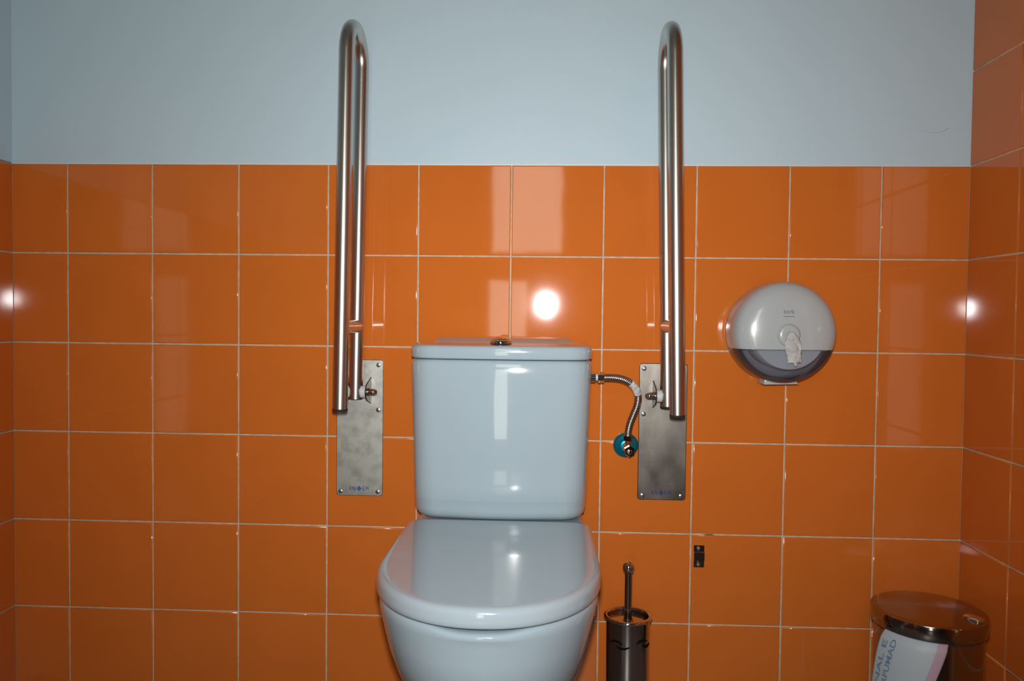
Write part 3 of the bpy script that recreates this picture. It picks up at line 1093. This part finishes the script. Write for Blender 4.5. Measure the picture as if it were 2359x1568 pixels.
brush = thing('toilet_brush', 'toilet brush with a ball-topped chrome handle standing in its steel holder', 'brush', (hcx, YH, 0.006))
zb_top = at(1447, 1293, YH).z
rball = (at(1461, 1306, YH).x - at(1434, 1306, YH).x) / 2
zc_ = zb_top - rball
zl_ = zrim - 0.010
bm = bmesh.new()
prof = [(0, zl_ - 0.001), (RH - 0.003, zl_ - 0.001), (RH - 0.003, zl_ + 0.001), (0.012, zl_ + 0.002), (0, zl_ + 0.002)]
add_lathe(bm, prof, (hcx, YH, 0), 'Z', 64)
obj('lid_disc', bm, M['chrome'], brush)
bm = bmesh.new()
rh = (at(1455.5, 1380, YH).x - at(1439, 1380, YH).x) / 2
prof = [(0, zl_ + 0.0012), (rh * 1.25, zl_ + 0.0012), (rh * 1.1, zl_ + 0.006), (rh * 0.98, zl_ + 0.014), (rh * 0.98, zl_ + 0.045), (rh, zl_ + 0.06), (rh, zc_ - rball * 0.75), (rh * 0.7, zc_ - rball * 0.7), (0, zc_ - rball * 0.6)]
add_lathe(bm, prof, (hcx, YH, 0), 'Z', 32)
hd = obj('handle', bm, M['mirror_steel'], brush, label='slim steel handle rod')
bm = bmesh.new()
add_lathe(bm, [(rball * math.sin(PI * k / 16), zc_ - rball * math.cos(PI * k / 16)) for k in range(17)], (hcx, YH, 0), 'Z', 32)
obj('ball_knob', bm, M['chrome'], brush, angle=180)
bm = bmesh.new()
add_lathe(bm, [(0, 0.008), (0.026, 0.012), (0.030, 0.03), (0.030, 0.08), (0.022, 0.095), (0.005, 0.10), (0.005, zl_ - 0.001), (0, zl_ - 0.001)], (hcx, YH, 0), 'Z', 24)
obj('bristle_head', bm, M['paper'], brush)

# ------------------------------------------------------------------ pedal bin
YBIN = -0.215
bl, br = at(2014.5, 1425, YBIN), at(2262, 1445, YBIN)
RB = (br.x - bl.x) / 2
bcx = (bl.x + br.x) / 2
zlt = at(2137, 1448, YBIN - RB).z      # upper edge of the lid band at the front
zlb = at(2137, 1484, YBIN - RB).z      # lower edge
pbin = thing('pedal_bin', 'polished steel pedal bin with its lid down in the right-hand corner', 'bin', (bcx, YBIN, 0))
bm = bmesh.new()
add_lathe(bm, [(0, 0.002), (RB - 0.006, 0.002), (RB - 0.006, zlb - 0.002), (RB - 0.012, zlb - 0.002), (0, zlb - 0.004)], (bcx, YBIN, 0), 'Z', 96)
obj('body', bm, M['bin_steel'], pbin)
bm = bmesh.new()
add_lathe(bm, [(RB - 0.003, 0), (RB + 0.001, 0.001), (RB + 0.001, 0.014), (RB - 0.005, 0.016)], (bcx, YBIN, 0), 'Z', 96)
obj('base_ring', bm, M['dark'], pbin)
bm = bmesh.new()
prof = [(RB - 0.008, zlb + 0.001), (RB - 0.001, zlb), (RB, zlb + 0.0015), (RB, zlt - 0.0016), (RB - 0.0006, zlt - 0.0004), (RB - 0.0022, zlt + 0.0003)]
for k in range(1, 9):
    t = k / 8
    r = (RB - 0.0022) * (1 - t)
    prof.append((max(r, 0), zlt + 0.0003 + 0.004 * (1 - (1 - t) ** 2)))
add_lathe(bm, prof, (bcx, YBIN, 0), 'Z', 96)
blid = obj('lid', bm, M['bin_steel'], pbin, angle=35)
bm = bmesh.new()
add_lathe(bm, [(RB - 0.010, zlb - 0.005), (RB - 0.0035, zlb - 0.005), (RB - 0.003, zlb + 0.0012), (RB - 0.010, zlb + 0.0012)], (bcx, YBIN, 0), 'Z', 96)
obj('gasket', bm, M['dark'], pbin)
# pressed disc on the lid, hinge block at the rear right, pedal
ph = at_z(2244, 1426, zlt + 0.002)
bm = bmesh.new()
add_box(bm, (-0.016, -0.012, -0.008), (0.016, 0.010, 0.0045), 0, 0.004, 3)
bmesh.ops.rotate(bm, verts=bm.verts, cent=(0, 0, 0), matrix=Matrix.Rotation(math.radians(-62), 3, 'Z'))
bmesh.ops.translate(bm, verts=bm.verts, vec=(ph.x, ph.y, zlt + 0.0035))
obj('hinge', bm, M['chrome'], pbin, label='shiny hinge block on the lid edge')
bm = bmesh.new()
add_box(bm, (bcx - 0.022, YBIN - RB - 0.045, 0.012), (bcx + 0.022, YBIN - RB + 0.01, 0.020), 0, 0.003, 2)
obj('pedal', bm, M['dark'], pbin)

# bin bag flap hanging from under the lid
bag = thing('bin_bag', 'printed white and pink bin bag edge hanging out from under the bin lid', 'bin bag', (bcx - 0.03, YBIN - RB, zlb - 0.15))


def hit_cyl(px, py, R):
    v = ray(px, py)
    ox, oy = CAMPOS.x - bcx, CAMPOS.y - YBIN
    A = v.x ** 2 + v.y ** 2
    B = 2 * (ox * v.x + oy * v.y)
    Cc = ox ** 2 + oy ** 2 - R ** 2
    disc = B * B - 4 * A * Cc
    s = (-B - math.sqrt(max(disc, 0))) / (2 * A)
    p = CAMPOS + v * s
    return math.atan2(p.y - YBIN, p.x - bcx), p.z


aR, _ = hit_cyl(2187, 1490, RB)
aL, _ = hit_cyl(2037, 1458, RB)
if aL > 0:
    aL -= 2 * PI
aRb, _ = hit_cyl(2160, 1566, RB)


def flap(u, w):
    """u 0..1 left to right, w 0..1 top to bottom -> point on the sheet"""
    hgt = 0.20
    z = zlb + 0.002 - hgt * w
    a0 = aL - 0.10 * min(1, w * 2.0)
    a1 = aR + (aRb - aR) * min(w / 0.27, 1.6)
    a = a0 + (a1 - a0) * u
    out = 0.0008 - 0.004 * max(0, 1 - w * 14) + 0.016 * (1 - math.exp(-w * 6)) * (1 - 0.35 * u)
    R = RB + out
    # left edge leans away from the bin
    p = Vector((bcx + R * math.cos(a), YBIN + R * math.sin(a), z))
    return p


bm = bmesh.new()
NU, NV = 40, 40
PK = 0.855
g = [[bm.verts.new(flap(i / NU, j / NV)) for i in range(NU + 1)] for j in range(NV + 1)]
for j in range(NV):
    for i in range(NU):
        f = bm.faces.new((g[j][i], g[j][i + 1], g[j + 1][i + 1], g[j + 1][i]))
        f.material_index = 1 if (i + 0.5) / NU > PK else 0
sheet = obj('sheet', bm, [M['bag'], M['bag_pink']], bag, angle=180)
sd = sheet.modifiers.new('thickness', 'SOLIDIFY')
sd.thickness = 0.0004
sd.offset = -1
# printing reads upwards along the sheet
WA = (aR - aL) * RB


def print_line(s, u0, size_u, w0, wlen):
    me = text_mesh(s, 1.0)
    xs = [v.co.x for v in me.vertices]
    ys = [v.co.y for v in me.vertices]
    x0_, x1_, y0_, y1_ = min(xs), max(xs), min(ys), max(ys)
    bm = bmesh.new()
    bm.from_mesh(me)
    bpy.data.meshes.remove(me)
    bmesh.ops.triangulate(bm, faces=bm.faces[:])
    bmesh.ops.subdivide_edges(bm, edges=[e for e in bm.edges if e.calc_length() > 0.12], cuts=2)
    for v in bm.verts:
        a_ = (v.co.x - x0_) / (x1_ - x0_)
        b_ = (v.co.y - y0_) / (y1_ - y0_)
        u = u0 + size_u * (1 - b_)
        w = w0 - wlen * a_
        p = flap(u, w)
        d_ = Vector((p.x - bcx, p.y - YBIN, 0)).normalized()
        v.co = p + d_ * 0.0004
    return obj('print', bm, M['bag_ink'], sheet, smooth=None)


print_line('INAL E', 0.07, 0.085, 0.56, 0.47)
print_line('PERFUMAD', 0.205, 0.09, 0.60, 0.54)
